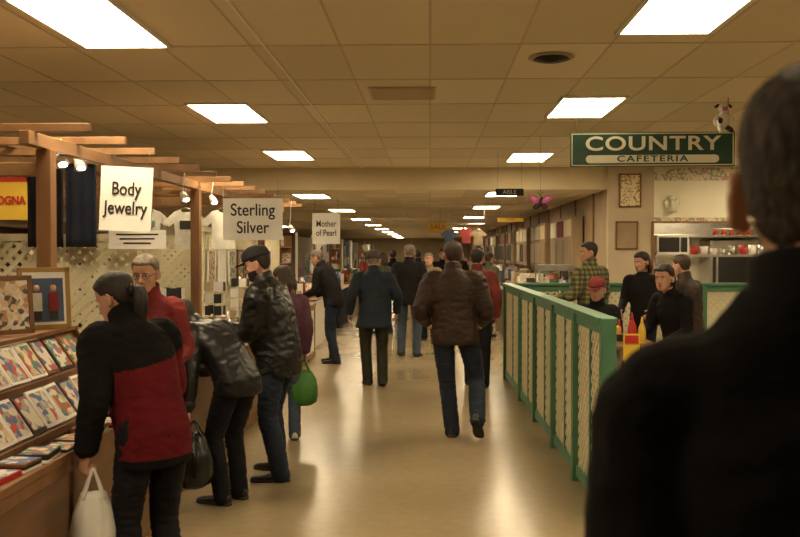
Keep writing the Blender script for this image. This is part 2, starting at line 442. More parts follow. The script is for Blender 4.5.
    # --- shoes
    for nm,FM in (('shoe_left',feet[0]),('shoe_right',feet[1])):
        b=B()
        for m_,z0,sc,add in ((shoe,.018,1,0),(M['sole'],0,1.05,.022)):
            rings=[]
            for y,w,h in ((-.085,.018,.05),(-.078,.030,.075),(-.05,.036,.088),(0,.036,.090),(.05,.040,.072),(.10,.046,.054),(.15,.046,.046),(.185,.036,.038),(.203,.018,.028)):
                hh=add if add else h-.018; ring=[]
                for k in range(16):
                    t=2*math.pi*k/16; c,q=math.cos(t),math.sin(t)
                    zz=z0+(hh*max(q,0)**.7 if q>0 else 0)
                    if add: zz=z0+(hh if q>0.01 else 0)
                    ring.append(FM@Vector((w*sc*c,y*(1.02 if add else 1),zz)))
                rings.append(ring)
            b.loft(rings,m_)
        b.done(nm,E)
    # --- head
    HP=TP(0,.012,.70); HM=Matrix.Translation(HP)@Matrix.Rotation(rad(head[0]+twist),4,'Z')@Matrix.Rotation(-rad(head[1]),4,'X')
    b=B(); b.loft([[HM@p for p in r] for r in headrings()],None)
    nb=TP(0,-.012,.53)
    b.tube([HM@Vector((0,-.022,-.03)),HM@Vector((0,-.022,-.075)),nb],[.052,.053,.060],None,16,3)
    def hp(*a): return HM@Vector(a)
    b.tube([hp(0,.087,.008),hp(0,.098,-.015),hp(0,.108,-.034)],[.007,.009,.0125],None,10,2)
    for sx in (-1,1):
        b.ell(hp(sx*.010,.099,-.037),(.008,.008,.007),None,n=8)
        b.ell(hp(sx*.030,.078,.020),(.022,.012,.007),None,n=10)
        b.ell(hp(sx*.042,.066,-.028),(.018,.016,.015),None,n=10)
        pts=[]
        for k in range(9):
            t=rad(-110+k*36); pts.append(hp(sx*(.082+.007*(1 if math.cos(t)>.2 else 0)),-.012-.016*math.cos(t),-.012+.027*math.sin(t)))
        b.tube(pts,[.0055]*9,None,8,2)
        b.ell(hp(sx*.081,-.012,-.012),(.0075,.017,.028),HM.to_3x3()@Matrix.Rotation(-sx*.25,3,'Z'),n=12) if False else b.ell(hp(sx*.081,-.012,-.012),(.009,.0165,.027),HM.to_3x3(),n=12)
        b.ell(hp(sx*.080,-.004,-.038),(.0065,.009,.011),HM.to_3x3(),n=8)
    me=baked(b,.0055 if detail<1.5 else .004,2)
    HI=HM.inverted()
    for v in me.vertices:
        q=HI@v.co
        if q.y>.05:
            for sx in (-1,1):
                d2=((q.x-sx*.031)/.018)**2+((q.z-.000)/.012)**2
                v.co-=(HM.to_3x3()@Vector((0,1,0)))*.008*math.exp(-d2)
    addmesh('head',me,[skin],E)
    b=B()
    for sx in (-1,1):
        b.ell(hp(sx*.031,.0755,.000),(.0125,.010,.009),M['eye'],n=12)
        b.ell(hp(sx*.031,.0835,.000),(.006,.004,.006),M['iris'],n=10)
        b.tube([hp(sx*.014,.091,.020),hp(sx*.032,.092,.025),hp(sx*.048,.080,.019)],[.003,.004,.0025],hair or M['hair_dk'],6,2)
    b.tube([hp(-.022,.088,-.068),hp(0,.0965,-.064),hp(.022,.088,-.068)],[.002,.005,.002],M['lip'],8,3)
    b.tube([hp(-.020,.088,-.071),hp(0,.0965,-.073),hp(.020,.088,-.071)],[.002,.006,.002],M['lip'],8,3)
    if glasses:
        for sx in (-1,1):
            c=Vector((sx*.032,.100,-.002)); pts=[HM@(c+Vector((.020*math.cos(t),0,.015*math.sin(t)))) for t in [2*math.pi*k/14 for k in range(15)]]
            b.tube(pts,[.0018]*15,M['blackplastic'],6,0,False)
            b.tube([hp(sx*.052,.1,0),hp(sx*.08,.0,.006)],[.0018]*2,M['blackplastic'],6)
        b.tube([hp(-.012,.1,0),hp(.012,.1,0)],[.0018]*2,M['blackplastic'],6)
    if beard:
        b.loft([[HM@p for p in r] for r in headrings(lambda p: .006*sst(-.03,-.05,p.z)*sst(-.01,.02,p.y)*(1 if abs(p.x)>.02 or p.z<-.08 else 0) -.004)],hair)
    b.done('face_features',E)
    # --- hair
    if hair:
        b=B()
        thick={'short':.009,'buzz':.005,'bald':.006,'long':.015,'pony':.012,'bun':.011}[hstyle]
        def off(p):
            if hstyle=='long':
                hl_=hairline(p.y,0)
                if p.y<-.02: hl_=-.2
                elif p.y<.01: hl_=-.2+(p.y+.02)/.03*.222
            elif hstyle=='bald':
                hl_=hairline(p.y,0)
                k=sst(hl_-.006,hl_+.008,p.z)*(1-sst(.06,.08,p.z))
                return -.006+k*(.006+thick)
            elif hstyle in('pony','bun'):
                hl_=hairline(p.y,0)+.0
                if .0>p.y>-.05: hl_=min(hl_,.0)
                if p.y<-.02: hl_=max(hl_,-.07)
            else: hl_=hairline(p.y,0)
            k=sst(hl_-.007,hl_+.009,p.z)
            nz=noise.noise(Vector((p.x*60,p.y*60,p.z*25)))*.0022+noise.noise(Vector((p.x*160,p.y*160,p.z*60)))*.0012
            return -.007+k*(.007+thick+nz)
        nn=96 if detail>1.5 else 48
        b.loft([[HM@p for p in r] for r in headrings(off,nn,nn)],hair)
        if hstyle=='long':
            for k in range(12):
                a=rad(196+k*13.4)
                x0=.076*math.cos(a)*1.0; y0=-.026+.084*math.sin(a)
                b.tube([hp(x0,y0,.02),hp(x0*1.10,y0*1.05,-.05),hp(x0*1.08,y0*1.05-.003,-.11),hp(x0*.95,y0*.95,-.150+U(-.012,.012))],[.014,.017,.016,.008],hair,8,3)
        if hstyle=='pony':
            b.ell(hp(0,-.112,-.005),(.034,.026,.034),hair)
            for k in range(9):
                dx=U(-.022,.022);dz=U(-.012,.012)
                A=hp(dx*.4,-.108,.0+dz*.5); Bp=hp(dx,-.142,-.022+dz)
                b.tube([A,Bp,Bp+Vector((dx*.4,-.012,-.06)),Bp+Vector((dx*.5,-.004,-.12)),Bp+Vector((dx*.3,.0,-.17+dz))],[.015,.021,.022,.017,.006],hair,8,3)
        if hstyle=='bun':
            b.ell(hp(0,-.115,.045),(.042,.034,.040),hair)
        b.done('hair',E)
    if cap:
        b=B(); zc={'baseball':.040,'bucket':.035,'knit':.02}[cap]
        b.loft([[HM@p for p in r] for r in headrings(lambda p:-.012+sst(zc-.004,zc+.004,p.z)*(.030+(.008*sst(.06,.1,p.z))),48,48)],capm)
        if cap=='baseball':
            pts=[(.072*math.cos(t),.075+.095*math.sin(t)) for t in [math.pi*k/14 for k in range(15)]]
            top=[HM@Vector((x,y,zc+.010-.010*(x/.07)**2-.18*(y-.075))) for x,y in pts]; bot=[HM@Vector((x,y,zc+.002-.010*(x/.07)**2-.18*(y-.075))) for x,y in pts]
            b.loft([top,bot],capm)
        elif cap=='bucket':
            prof=[(1.0,zc+.01),(1.22,zc-.008),(1.23,zc-.012),(1.0,zc+.0)]
            b.loft([[hp(.088*k*math.cos(t),-.006+.108*k*math.sin(t),z) for t in [2*math.pi*j/32 for j in range(32)]] for k,z in prof],capm,False)
        b.done('cap',E)
    # --- hands
    for (sx,el,w_),cu,pm,nm in zip(wrists,curl,(palm_l,palm_r),('hand_left','hand_right')):
        y=(w_-el).normalized(); pmv=Vector(pm) if pm else Vector((-sx,-.15,0))
        z=-(pmv-y*pmv.dot(y)).normalized(); x=y.cross(z)
        MM=Matrix(((x.x,y.x,z.x,w_.x),(x.y,y.y,z.y,w_.y),(x.z,y.z,z.z,w_.z),(0,0,0,1)))
        me=hand_mesh(-sx,cu,.0048); me.transform(MM@Matrix.Translation((0,.018,0)))
        me.polygons.foreach_set('use_smooth',[True]*len(me.polygons))
        addmesh(nm,me,[skin],E)
    E['wr_l']=tuple(wrists[0][2]); E['wr_r']=tuple(wrists[1][2])
    return E
def handpos(E,side,k=.06):
    w=Vector(E['wr_'+side]); return Matrix.Translation(E.location)@Matrix.Rotation(E.rotation_euler.z,4,'Z')@(w*E.scale.x)
def bag(name,top,w,d,h,m,gap=.11,rz=0,seed=0):
    b=B(); rings=[]; MM=Matrix.Translation(top)@Matrix.Rotation(rz,4,'Z')
    for t,ww,dd in ((0,.52,.25),(.08,.62,.4),(.25,.85,.75),(.5,1,1),(.75,1,1.05),(.92,.85,.9),(1,.5,.55)):
        ring=[]
        for k in range(40):
            a=2*math.pi*k/40
            q=1+.14*noise.noise(Vector((math.cos(a)*3+seed,math.sin(a)*3,t*2.2)))+.10*noise.noise(Vector((math.cos(a)*9,math.sin(a)*9,t*4+seed)))
            ring.append(MM@Vector((w/2*ww*q*math.cos(a),d/2*dd*q*math.sin(a),-gap-h*t)))
        rings.append(ring)
    b.loft(rings,m)
    for sy in (-1,1):
        b.tube([MM@Vector((-w*.22,sy*d*.10,-gap-.02)),MM@Vector((-w*.08,sy*.012,-gap*.35)),MM@Vector((0,sy*.006,0)),MM@Vector((w*.08,sy*.012,-gap*.35)),MM@Vector((w*.22,sy*d*.10,-gap-.02))],[.012,.007,.006,.007,.012],m,8,4)
    ob=b.done(name); return ob
# ================================================================== ROOM
XL,XR,YB,YE=-8.,8.,-2.,68.
H1,H2,YS=3.08,2.71,15.
b=B(); b.bb((XL,YB,-.1),(XR,YE,0),M['floor']); b.done('floor')
b=B(); b.bb((XL,YB,H1),(XR,YS,H1+.1),M['tile']); b.bb((XL,YS,H2),(XR,YE,H2+.1),M['tile']); b.bb((XL,YS-.06,H2),(XR,YS,H1),M['soffit']); b.done('ceiling')
for nm,a,c in (('wall_left',(XL-.1,YB,0),(XL,YE,H1)),('wall_right',(XR,YB,0),(XR+.1,YE,H1)),('wall_back',(XL,YB-.1,0),(XR,YB,H1)),('wall_far',(XL,YE,0),(XR,YE+.1,H1))):
    b=B(); b.bb(a,c,M['wall']); b.done(nm)
b=B()
x=-13*.61
while x<XR:
    if x>XL: b.bb((x-.008,YB,H1-.003),(x+.008,YS-.06,H1),M['tbar']); b.bb((x-.008,YS,H2-.003),(x+.008,40,H2),M['tbar'])
    x+=.61
y=0.-1.22
while y<40:
    h=H1 if y<YS-.1 else H2
    b.bb((XL,y-.010,h-.004),(XR,y+.010,h),M['tbar']); y+=1.22
b.done('trim_ceiling_grid')
b=B(); b.bb((-1.127,YB,H1-.014),(-1.110,YS-.06,H1-.006),M['conduit']); b.done('trim_cable_raceway')
def panel(x,y,h,on=True):
    b=B(); w,l=.61,1.22
    b.bb((x-w/2+.03,y-l/2+.03,h-.012),(x+w/2-.03,y+l/2-.03,h-.002),M['lightp'])
    for sx in (-1,1): b.bb((x+sx*(w/2-.03),y-l/2,h-.02),(x+sx*w/2,y+l/2,h),M['white'])
    for sy in (-1,1): b.bb((x-w/2,y+sy*(l/2-.03),h-.02),(x+w/2,y+sy*l/2,h),M['white'])
    b.done('fluorescent_ceiling_light')
for x,y in ((-2.05,5.47),(-2.01,9.0),(-2.02,12.9),(1.48,5.2),(1.48,8.75),(1.45,13.3),(-2.0,1.6),(1.4,1.6),(-5.6,5.2),(5.2,5.2),(5.2,9.8),(-5.6,9.2),(5.2,13.2)): panel(x,y,H1)  # panels above the camera and in the side columns are unseen, added for lighting
for x,ys in ((-2.15,(16.4,22,28,34,40,46,52,58,64)),(1.28,(15.9,20.6,26.5,32.5,39,46,53,60)),(-6,(18,27,36)),(4.7,(16.2,))):  # last entry is an unseen panel added to light the kitchen interior
    for y in ys: panel(x,y,H2)
b=B(); p=W(550,58,6.5); p.z=H1
for r0,r1,z in ((.165,.15,0),(.13,.115,-.012),(.095,.08,-.022),(.06,.04,-.03)):
    b.cyl((p.x,p.y,H1+z-.012),(p.x,p.y,H1+z),r0,r1,M['tbar'] if r0>.16 else M['grill'],32)
b.done('round_ceiling_vent')
b=B(); cx,cy=-.24,7.93
b.bb((cx-.29,cy-.28,H1-.014),(cx+.29,cy+.28,H1-.006),M['tbar'])
for k in range(12): b.bb((cx-.27,cy-.26+k*.045,H1-.022),(cx+.27,cy-.235+k*.045,H1-.012),M['soffit'])
b.done('return_air_vent')
# ------------------------------------------------ cafeteria walls
b=B(); Y0=14.78
ox0,ox1,oz0,oz1=3.64,5.9,1.1,2.18
b.bb((2.9,Y0,0),(ox0,Y0+.12,H1),M['wall']); b.bb((ox0,Y0,oz1),(XR,Y0+.12,H1),M['creamwall']); b.bb((ox0,Y0,0),(ox1,Y0+.12,oz0),M['creamwall']); b.bb((ox1,Y0,0),(XR,Y0+.12,oz1),M['creamwall'])
b.done('wall_cafeteria')
b=B(); b.bb((2.9,Y0+.12,0),(3.02,YE,H2),M['panelwall'])
for y in range(16,60,2): b.bb((2.87,y,0),(2.9,y+.08,H2),M['wood'])
b.done('wall_side_concessions')
b=B(); b.bb((3.02,18,0),(XR,18.1,H2),M['creamwall']); b.done('wall_kitchen')
b=B(); b.bb((ox0,Y0-.008,H1-.24),(XR,Y0,H1-.03),M['border']); b.bb((ox0,Y0-.008,oz1),(XR,Y0,oz1+.06),M['border']); b.done('trim_floral_border')
b=B()
b.bb((ox0-.04,Y0-.03,oz1-.03),(ox1+.04,Y0+.13,oz1+.0),M['wood']); b.bb((ox0-.04,Y0-.2,oz0-.04),(ox1+.04,Y0+.13,oz0),M['oak']); b.bb((ox0-.04,Y0-.02,oz0),(ox0,Y0+.13,oz1),M['wood']); b.bb((ox1,Y0-.02,oz0),(ox1+.04,Y0+.13,oz1),M['wood'])
b.done('trim_serving_window')
def framed(name,c,w,h,m,fm,rz=0,tilt=0,th=.02,fw=.025):
    MM=Matrix.Translation(c)@Matrix.Rotation(rz,4,'Z')@Matrix.Rotation(tilt,4,'X'); r3=MM.to_3x3(); b=B()
    b.box(c,(w-fw,th*.5,h-fw),m,r3)
    for sx in (-1,1): b.box(MM@Vector((sx*(w-fw)/2,0,0)),(fw,th,h),fm,r3)
    for sz in (-1,1): b.box(MM@Vector((0,0,sz*(h-fw)/2)),(w,th,fw),fm,r3)
    b.done(name,bevel=.002,origin=c)
framed('framed_menu_board',Vector((3.25,Y0-.012,2.68)),.36,.55,blotch('menu_print',[(.7,.62,.4),(.7,.62,.4),(.35,.2,.1),(.7,.6,.4)],40),M['frame'])
framed('framed_notice',Vector((3.2,Y0-.012,1.95)),.36,.46,M['panelwall'],M['frame'])
b=B(); b.bb((3.7,Y0+.14,1.60),(5.85,Y0+.62,1.64),M['metal'])
for x in (3.72,4.7,5.8):
    for yy in (Y0+.16,Y0+.58): b.bb((x,yy,1.12),(x+.03,yy+.03,1.60),M['metal'])
b.done('stainless_pass_shelf')
b=B(); c=Vector((4.0,Y0+.36,1.80))
b.bb(c+Vector((-.26,-.18,-.16)),c+Vector((.26,.18,.16)),M['white']); b.bb(c+Vector((-.23,-.19,-.12)),c+Vector((.10,-.18,.12)),M['ink']); b.bb(c+Vector((.13,-.19,-.12)),c+Vector((.23,-.18,.12)),M['blackplastic']); b.tube([c+Vector((.115,-.21,-.1)),c+Vector((.115,-.21,.1))],[.008]*2,M['metal'],8)
b.done('microwave_oven',bevel=.006)
b=B(); b.bb((3.1,Y0+.13,1.04),(7.5,Y0+.7,1.12),M['metal']); b.bb((3.1,Y0+.16,0),(7.5,Y0+.66,1.04),M['white']); b.done('kitchen_counter')
b=B(); b.bb((3.1,17.2,2.0),(7.5,17.97,2.5),M['metal']); b.bb((3.1,17.1,1.95),(7.5,17.9,2.0),M['metal']); b.done('stainless_range_hood',bevel=.01)
b=B(); b.bb((3.1,17.2,0),(5.2,17.9,1.0),M['metal']); b.bb((5.3,17.2,0),(6.2,17.9,1.9),M['metal']); b.bb((5.34,17.18,.3),(6.16,17.2,1.6),M['blackplastic']); b.done('kitchen_range',bevel=.01)
b=B()
for k in range(9):
    x=4.4+k*.16; h=U(.08,.2); r_=U(.05,.075); b.cyl((x,Y0+.38,1.64),(x,Y0+.38,1.64+h),r_*.9,r_,random.choice((M['metal'],M['white'],M['metal'],M['red'])),16)
b.done('stacked_pots_and_cups')
b=B(); b.tube([(4.55,Y0-.1,2.05),(5.2,Y0-.1,2.05)],[.012]*2,M['metal'],8)
for k in range(5):
    x=4.6+k*.13; b.cyl((x,Y0-.1,2.05),(x,Y0-.1,1.96),.012,.05,M['red'],14); b.ell((x,Y0-.1,1.955),(.045,.045,.02),M['signcream'],n=10)
b.cyl((4.57,Y0-.1,2.05),(4.57,Y0+.0,2.12),.006,.006,M['metal'],8); b.cyl((5.18,Y0-.1,2.05),(5.18,Y0,2.12),.006,.006,M['metal'],8)
b.done('serving_heat_lamp_bar')
b=B(); b.ell((3.92,Y0-.06,2.56),(.05,.04,.05),M['signcream']); b.cyl((3.92,Y0-.06,2.52),(3.92,Y0-.06,2.33),.03,.07,M['signcream'],20)
for s in (-1,1): b.ell((3.92+s*.07,Y0-.03,2.46),(.05,.02,.08),M['signcream'],Matrix.Rotation(s*.5,3,'Y'))
b.done('angel_wall_ornament')
# ------------------------------------------------ COUNTRY sign
E=empty('hanging_cafeteria_sign',(2.02,8.3,2.615),rad(-2))
b=B(); b.bb((-.735,-.02,-.155),(.735,.02,.155),M['signgreen'])
for s in (-1,1):
    b.bb((-.725,-.022,s*.143-.004),(.725,.022,s*.143+.004),M['signcream'])
    b.bb((s*.721-.004,-.022,-.143),(s*.721+.004,.022,.143),M['signcream'])
    b.cyl((s*.68,0,.15),(s*.68,0,.465),.004,.004,M['string'],8)
b.done('sign_board',E)
b=B(); MM=Matrix.Translation((0,-.024,-.088))
pts=[]
for sx in (1,-1):
    for k in range(9):
        t=rad(-90+k*22.5) if sx>0 else rad(90+k*22.5)
        pts.append((sx*.56+.036*math.cos(t),.036*math.sin(t)))
b.poly(pts,.006,MM,M['signcream']); b.done('sign_banner',E)
text('COUNTRY',(0,-.027,.047),.178,M['signcream'],E,'lettering_country',.0032,1.08,sx=1.34)
text('CAFETERIA',(0,-.03,-.088),.076,M['signgreen'],E,'lettering_cafeteria',.0015,1.25,sx=1.4)
b=B(); c=Vector((2.66,8.29,2.77)); wh=M['white']; bk=M['ink']
b.ell(c+Vector((0,0,.10)),(.060,.05,.085),wh); b.ell(c+Vector((-.03,-.03,.10)),(.025,.02,.03),bk); b.ell(c+Vector((0,-.01,.215)),(.048,.045,.045),wh); b.ell(c+Vector((0,-.05,.20)),(.026,.022,.018),M['pink'])
for s in (-1,1):
    b.ell(c+Vector((s*.055,0,.235)),(.028,.012,.014),bk,Matrix.Rotation(s*.5,3,'Y')); b.tube([c+Vector((s*.025,0,.25)),c+Vector((s*.035,0,.28))],[.008,.004],M['signcream'],8)
    b.tube([c+Vector((s*.05,-.01,.14)),c+Vector((s*.085,-.03,.10)),c+Vector((s*.08,-.04,.06))],[.018,.016,.014],wh,8,2)
    b.tube([c+Vector((s*.03,-.01,.04)),c+Vector((s*.045,-.06,.02)),c+Vector((s*.05,-.085,.0))],[.024,.02,.018],bk if s>0 else wh,8,2)
    b.ell(c+Vector((s*.018,-.052,.222)),(.006,.004,.007),bk,n=8)
b.done('plush_cow')
b=B(); c=Vector((1.34,11,2.28))
b.ell(c,(.02,.02,.08),M['ink'],Matrix.Rotation(.3,3,'Y'))
for s in (-1,1):
    b.ell(c+Vector((s*.075,0,.04)),(.075,.025,.045),M['pink'],Matrix.Rotation(-s*.6,3,'Y')); b.ell(c+Vector((s*.05,0,-.045)),(.045,.02,.035),M['purple'],Matrix.Rotation(s*.7,3,'Y'))
    b.tube([c+Vector((0,0,.08)),c+Vector((s*.03,0,.13))],[.003]*2,M['ink'],6)
b.cyl(c+Vector((0,0,.08)),(c.x,c.y,H1),.002,.002,M['string'],6); b.done('butterfly_balloon')
def board(name,p0,p1,d,m,txt,tm,size,ceil=None,off=0,tilt=0,hang=None,sx=1):
    a=W(*p0,d); c=W(*p1,d); ctr=(a+c)/2; E=empty(name,ctr); w=abs(c.x-a.x);h=abs(a.z-c.z)
    b=B(); r=Matrix.Rotation(tilt,3,'Y'); b.box((0,0,0),(w,.012,h),m,r)
    top=(hang if hang else ceil)-ctr.z
    for s in (-1,1):
        q=r@Vector((s*w*.42,0,h*.48)); b.cyl(q,(q.x,0,top),.002,.002,M['string'],6)
    b.done('panel',E)
    n=len(txt)
    for k,t in enumerate(txt):
        q=r@Vector((0,-.010,(n-1)/2*size*1.02-k*size*1.02)); text(t,q,size,tm,E,'lettering_%d'%(k+1),off,tilt=tilt,sx=sx)
    return E
board('body_jewelry_sign',(97,166),(150,231),6.2,M['card'],['Body','Jewelry'],M['ink'],.130,hang=2.38,tilt=.05,off=.0012,sx=.78)
board('sterling_silver_sign',(222,198),(282,240),8.6,M['card'],['Sterling','Silver'],M['ink'],.165,hang=2.38,tilt=.0,off=.0015,sx=.86)
board('mother_of_pearl_sign',(312,213),(340,244),11.6,M['card'],['Mother','of Pearl'],M['ink'],.115,hang=2.38,off=.0006,sx=.75)
board('aisle_number_sign',(495,189),(523,196),12.5,M['ink'],['AISLE'],M['signcream'],.08,ceil=H1)
board('yellow_price_sign',(429,222),(447,232),24,M['yellow'],['SALE'],M['red'],.2,ceil=H2)
board('far_vendor_sign',(476,206),(503,210),22,M['red'],['DELI'],M['card'],.08,ceil=H2)
board('snack_bar_sign',(497,218),(523,222),22,M['yellow'],['FOOD'],M['red'],.08,ceil=H2)
E=empty('vendor_banner_sign',W(4,192,6.6)); b=B(); b.box((0,0,0),(.26,.02,.40),M['yellow']); b.box((0,-.002,.14),(.26,.02,.12),M['red'])
for s in (-1,1): b.cyl((s*.1,0,.19),(s*.1,0,.30),.003,.003,M['string'],6)
b.done('panel',E)
text('LOGNA',(.0,-.016,-.06),.085,M['red'],E,'lettering',.003,sx=.85); text('CATA',(.0,-.016,.14),.08,M['yellow'],E,'lettering_top',.002)
# ------------------------------------------------ railing
b=B(); posts=[(1.10,5.6),(1.09,6.65),(1.08,7.75),(1.06,8.95),(1.04,10.2),(1.01,11.9)]
def rail(b,A,C,h=1.28):
    A=Vector((*A,0));C=Vector((*C,0)); u=(C-A); L=u.length; u.normalize(); n=Vector((u.y,-u.x,0)); Z=Vector((0,0,1))
    b.bar(A+Z*(h-.025),C+Z*(h-.025),.12,.035,Z,M['green'])
    b.bar(A+Z*(h-.08),C+Z*(h-.08),.045,.08,Z,M['green']); b.bar(A+Z*.08,C+Z*.08,.045,.08,Z,M['green'])
    hw=L/2
    for k in (0,1):
        o=A+u*(k*hw+.045)+Z*.12; b.lattice(o,u,Z,hw-.06,h-.24,.092,.036,M['lattice'])
    b.bar(A+u*hw+Z*.1,A+u*hw+Z*(h-.1),.04,.03,n,M['green'])
for k in range(5): rail(b,posts[k],posts[k+1])
for p in posts: b.bb((p[0]-.045,p[1]-.045,0),(p[0]+.045,p[1]+.045,1.27),M['green'])
b.done('green_lattice_railing',bevel=.003)
b=B(); pp=[(1.13,11.93),(2.3,11.95),(3.6,12.0),(4.9,12.05)]
for k in range(3): rail(b,pp[k],pp[k+1])
for p in pp[1:]: b.bb((p[0]-.045,p[1]-.045,0),(p[0]+.045,p[1]+.045,1.27),M['green'])
b.done('green_lattice_railing',bevel=.003)
def cafe_table(c,w=.75,l=1.2,h=.755):
    b=B(); x,y=c; b.bb((x-w/2,y-l/2,h-.035),(x+w/2,y+l/2,h),M['oak']); b.cyl((x,y,.04),(x,y,h-.035),.035,.035,M['metal'],16); b.cyl((x,y,0),(x,y,.04),.25,.22,M['blackplastic'],24); b.done('cafeteria_table',bevel=.006)
def chair(c,rz):
    b=B(); MM=Matrix.Translation((*c,0))@Matrix.Rotation(rz,4,'Z'); r=MM.to_3x3()
    b.box(MM@Vector((0,0,.44)),(.42,.42,.05),M['redshirt'],r); b.box(MM@Vector((0,-.23,.74)),(.40,.035,.34),M['redshirt'],r)
    for sx in (-1,1):
        b.tube([MM@Vector((sx*.19,-.24,.9)),MM@Vector((sx*.19,-.23,.45)),MM@Vector((sx*.19,-.25,.012))],[.013]*3,M['metal'],8,2); b.tube([MM@Vector((sx*.19,.18,.43)),MM@Vector((sx*.19,.21,.012))],[.013]*2,M['metal'],8)
    b.done('cafeteria_chair',bevel=.008)
cafe_table((1.62,8.1),.6,1.2,.90); cafe_table((1.95,9.38),.7,.55)
for c,a in (((1.95,10.08),170),): chair(c,rad(a))
def bottle(c,m,name,s=1):
    b=B(); x,y,z=c; b.tube([(x,y,z+.03*s),(x,y,z+.06*s),(x,y,z+.12*s),(x,y,z+.16*s)],[.032*s,.034*s,.032*s,.02*s],m,16,2); b.cyl((x,y,z+.16*s),(x,y,z+.23*s),.018*s,.004*s,m,12); b.cyl((x,y,z),(x,y,z+.02),.033*s,.033*s,m,16); b.done(name)
bottle((1.72,7.72,.90),M['red'],'ketchup_bottle',1.15); bottle((1.80,7.70,.90),M['yellow'],'mustard_bottle',1.0); bottle((1.95,9.35,.755),M['red'],'ketchup_bottle')
b=B(); b.bb((1.45,7.9,.90),(1.70,8.1,.96),M['blackplastic']); b.bb((1.48,7.92,.96),(1.56,8.08,1.06),M['card']); b.bb((1.6,7.93,.96),(1.67,8.07,1.02),M['yellow']); b.done('napkin_condiment_caddy')
b=B(); c=Vector((1.50,6.75,0)); b.cyl(c,c+Vector((0,0,.04)),.16,.15,M['metal'],20); b.cyl(c,c+Vector((0,0,.90)),.015,.015,M['metal'],10); b.box(c+Vector((0,0,.97)),(.12,.02,.20),M['yellow']); b.box(c+Vector((0,-.012,1.03)),(.10,.01,.06),M['red']); b.done('menu_stand')
# ------------------------------------------------ clutter helpers
def goods(name,x0,x1,y0,y1,z,n,hmax=.2,big=.12,b=None,cards=.5):
    own=b is None
    if own: b=B()
    for k in range(n):
        x=U(x0,x1);y=U(y0,y1);m=random.choice(goodm); t=R(); s=U(.35,1)*big
        if t<cards:
            h=U(.5,1)*hmax; b.box((x,y,z+h/2),(s,.012+s*.2,h),m,Matrix.Rotation(U(-.8,.8)+ (1.57 if R()<.4 else 0),3,'Z'))
        elif t<.75:
            h=U(.2,.8)*hmax; b.box((x,y,z+h/2),(s,s*U(.6,1.2),h),m,Matrix.Rotation(U(-.3,.3),3,'Z'))
        else:
            h=U(.4,1)*hmax; b.cyl((x,y,z),(x,y,z+h),s*.35,s*U(.15,.4),m,10)
    if own: b.done(name)
def table(name,x0,x1,y0,y1,h,m,mt):
    b=B(); b.bb((x0,y0,h-.04),(x1,y1,h),mt)
    b.bb((x0+.03,y0+.03,0.0),(x1-.03,y1-.03,h-.04),m)
    n=int((y1-y0)/1.2)
    for k in range(n+1):
        y=y0+.03+(y1-y0-.1)*k/max(n,1); b.bb((x1-.035,y,0),(x1-.015,y+.05,h-.04),mt)
    b.bb((x1-.035,y0+.02,0),(x1-.012,y1-.02,.08),mt); b.bb((x1-.035,y0+.02,h-.1),(x1-.012,y1-.02,h-.04),mt)
    b.done(name,bevel=.004)
table('display_counter',-2.25,-1.58,1.6,5.2,.80,M['oak'],M['wood'])
table('display_counter',-2.25,-1.72,6.2,9.8,.80,M['oak'],M['wood'])
table('display_counter',-2.27,-1.85,10.5,14.6,.85,M['white'],M['woodh'])
E=empty('picture_display_rack',(0,0,0))
b=B()
tiers=[(-1.80,.84,.20),(-1.95,1.04,.20)]
ta=rad(35)
for i,(x,z,hh) in enumerate(tiers):
    r=Matrix.Rotation(-ta,3,'Y')
    b.box((x-.05,4.1,z+hh/2-.01),(.012,2.1,hh+.02),M['wood'],r); b.box((x+.03,4.1,z-.015),(.05,2.1,.012),M['wood']); b.box((x+.055,4.1,z),(.008,2.1,.03),M['wood'])
for y in (3.05,5.12):
    b.poly([(-2.20,.80),(-1.73,.80),(-1.77,.86),(-2.04,1.24),(-2.20,1.24)],.02,Matrix.Translation((0,y,0)),M['wood'])
b.bb((-2.22,3.05,1.235),(-2.03,5.13,1.255),M['wood'])
b.done('rack_frame',E)
b=B()
for i,(x,z,hh) in enumerate(tiers):
    y=3.1
    while y<4.95:
        w=U(.13,.19); r=Matrix.Rotation(-ta,3,'Y')@Matrix.Rotation(U(-.04,.04),3,'X')
        c=Vector((x-.035,y+w/2,z+hh/2)); b.box(c,(.012,w,hh),random.choice((M['card'],M['frame'],M['card'],M['ink'])),r)
        b.box(c+r@Vector((.008,0,.0)),(.004,w*.82,hh*.84),random.choice(pics),r); y+=w+.015
b.done('picture_prints',E)
b=B()
for row,x in enumerate((-1.665,)):
    y=2.4
    while y<5.0:
        w=U(.15,.20); r=Matrix.Rotation(U(-.12,.12),3,'Z'); c=Vector((x+U(-.01,.01),y+w/2,.806))
        for q in range(random.randint(1,3)):
            b.box(c+Vector((0,0,q*.012)),(.13,w*.9,.011),random.choice((M['ink'],M['card'],M['frame'],M['red'])),r)
        b.box(c+Vector((0,0,q*.012+.0065)),(.115,w*.75,.002),random.choice(pics),r); y+=w+.01
b.done('photo_book_stacks')
framed('framed_jersey_picture',Vector((-2.12,4.88,1.425)),.28,.34,M['card'],M['gold'],rz=rad(42),tilt=-.1)
b=B(); MM=Matrix.Translation((-2.12,4.88,1.425))@Matrix.Rotation(rad(42),4,'Z')@Matrix.Rotation(-.1,4,'X'); r3=MM.to_3x3()
b.box(MM@Vector((0,-.009,-.01)),(.20,.004,.24),M['bluetee'],r3)
for sx in (-1,1):
    b.box(MM@Vector((sx*.045,-.012,-.02)),(.055,.004,.10),M['redshirt'] if sx>0 else M['whitetee'],r3); b.ell(MM@Vector((sx*.045,-.012,.055)),(.018,.006,.022),M['skin'],r3,10)
    b.box(MM@Vector((sx*.045,-.012,-.095)),(.045,.004,.05),M['ink'],r3)
b.done('jersey_picture_print')
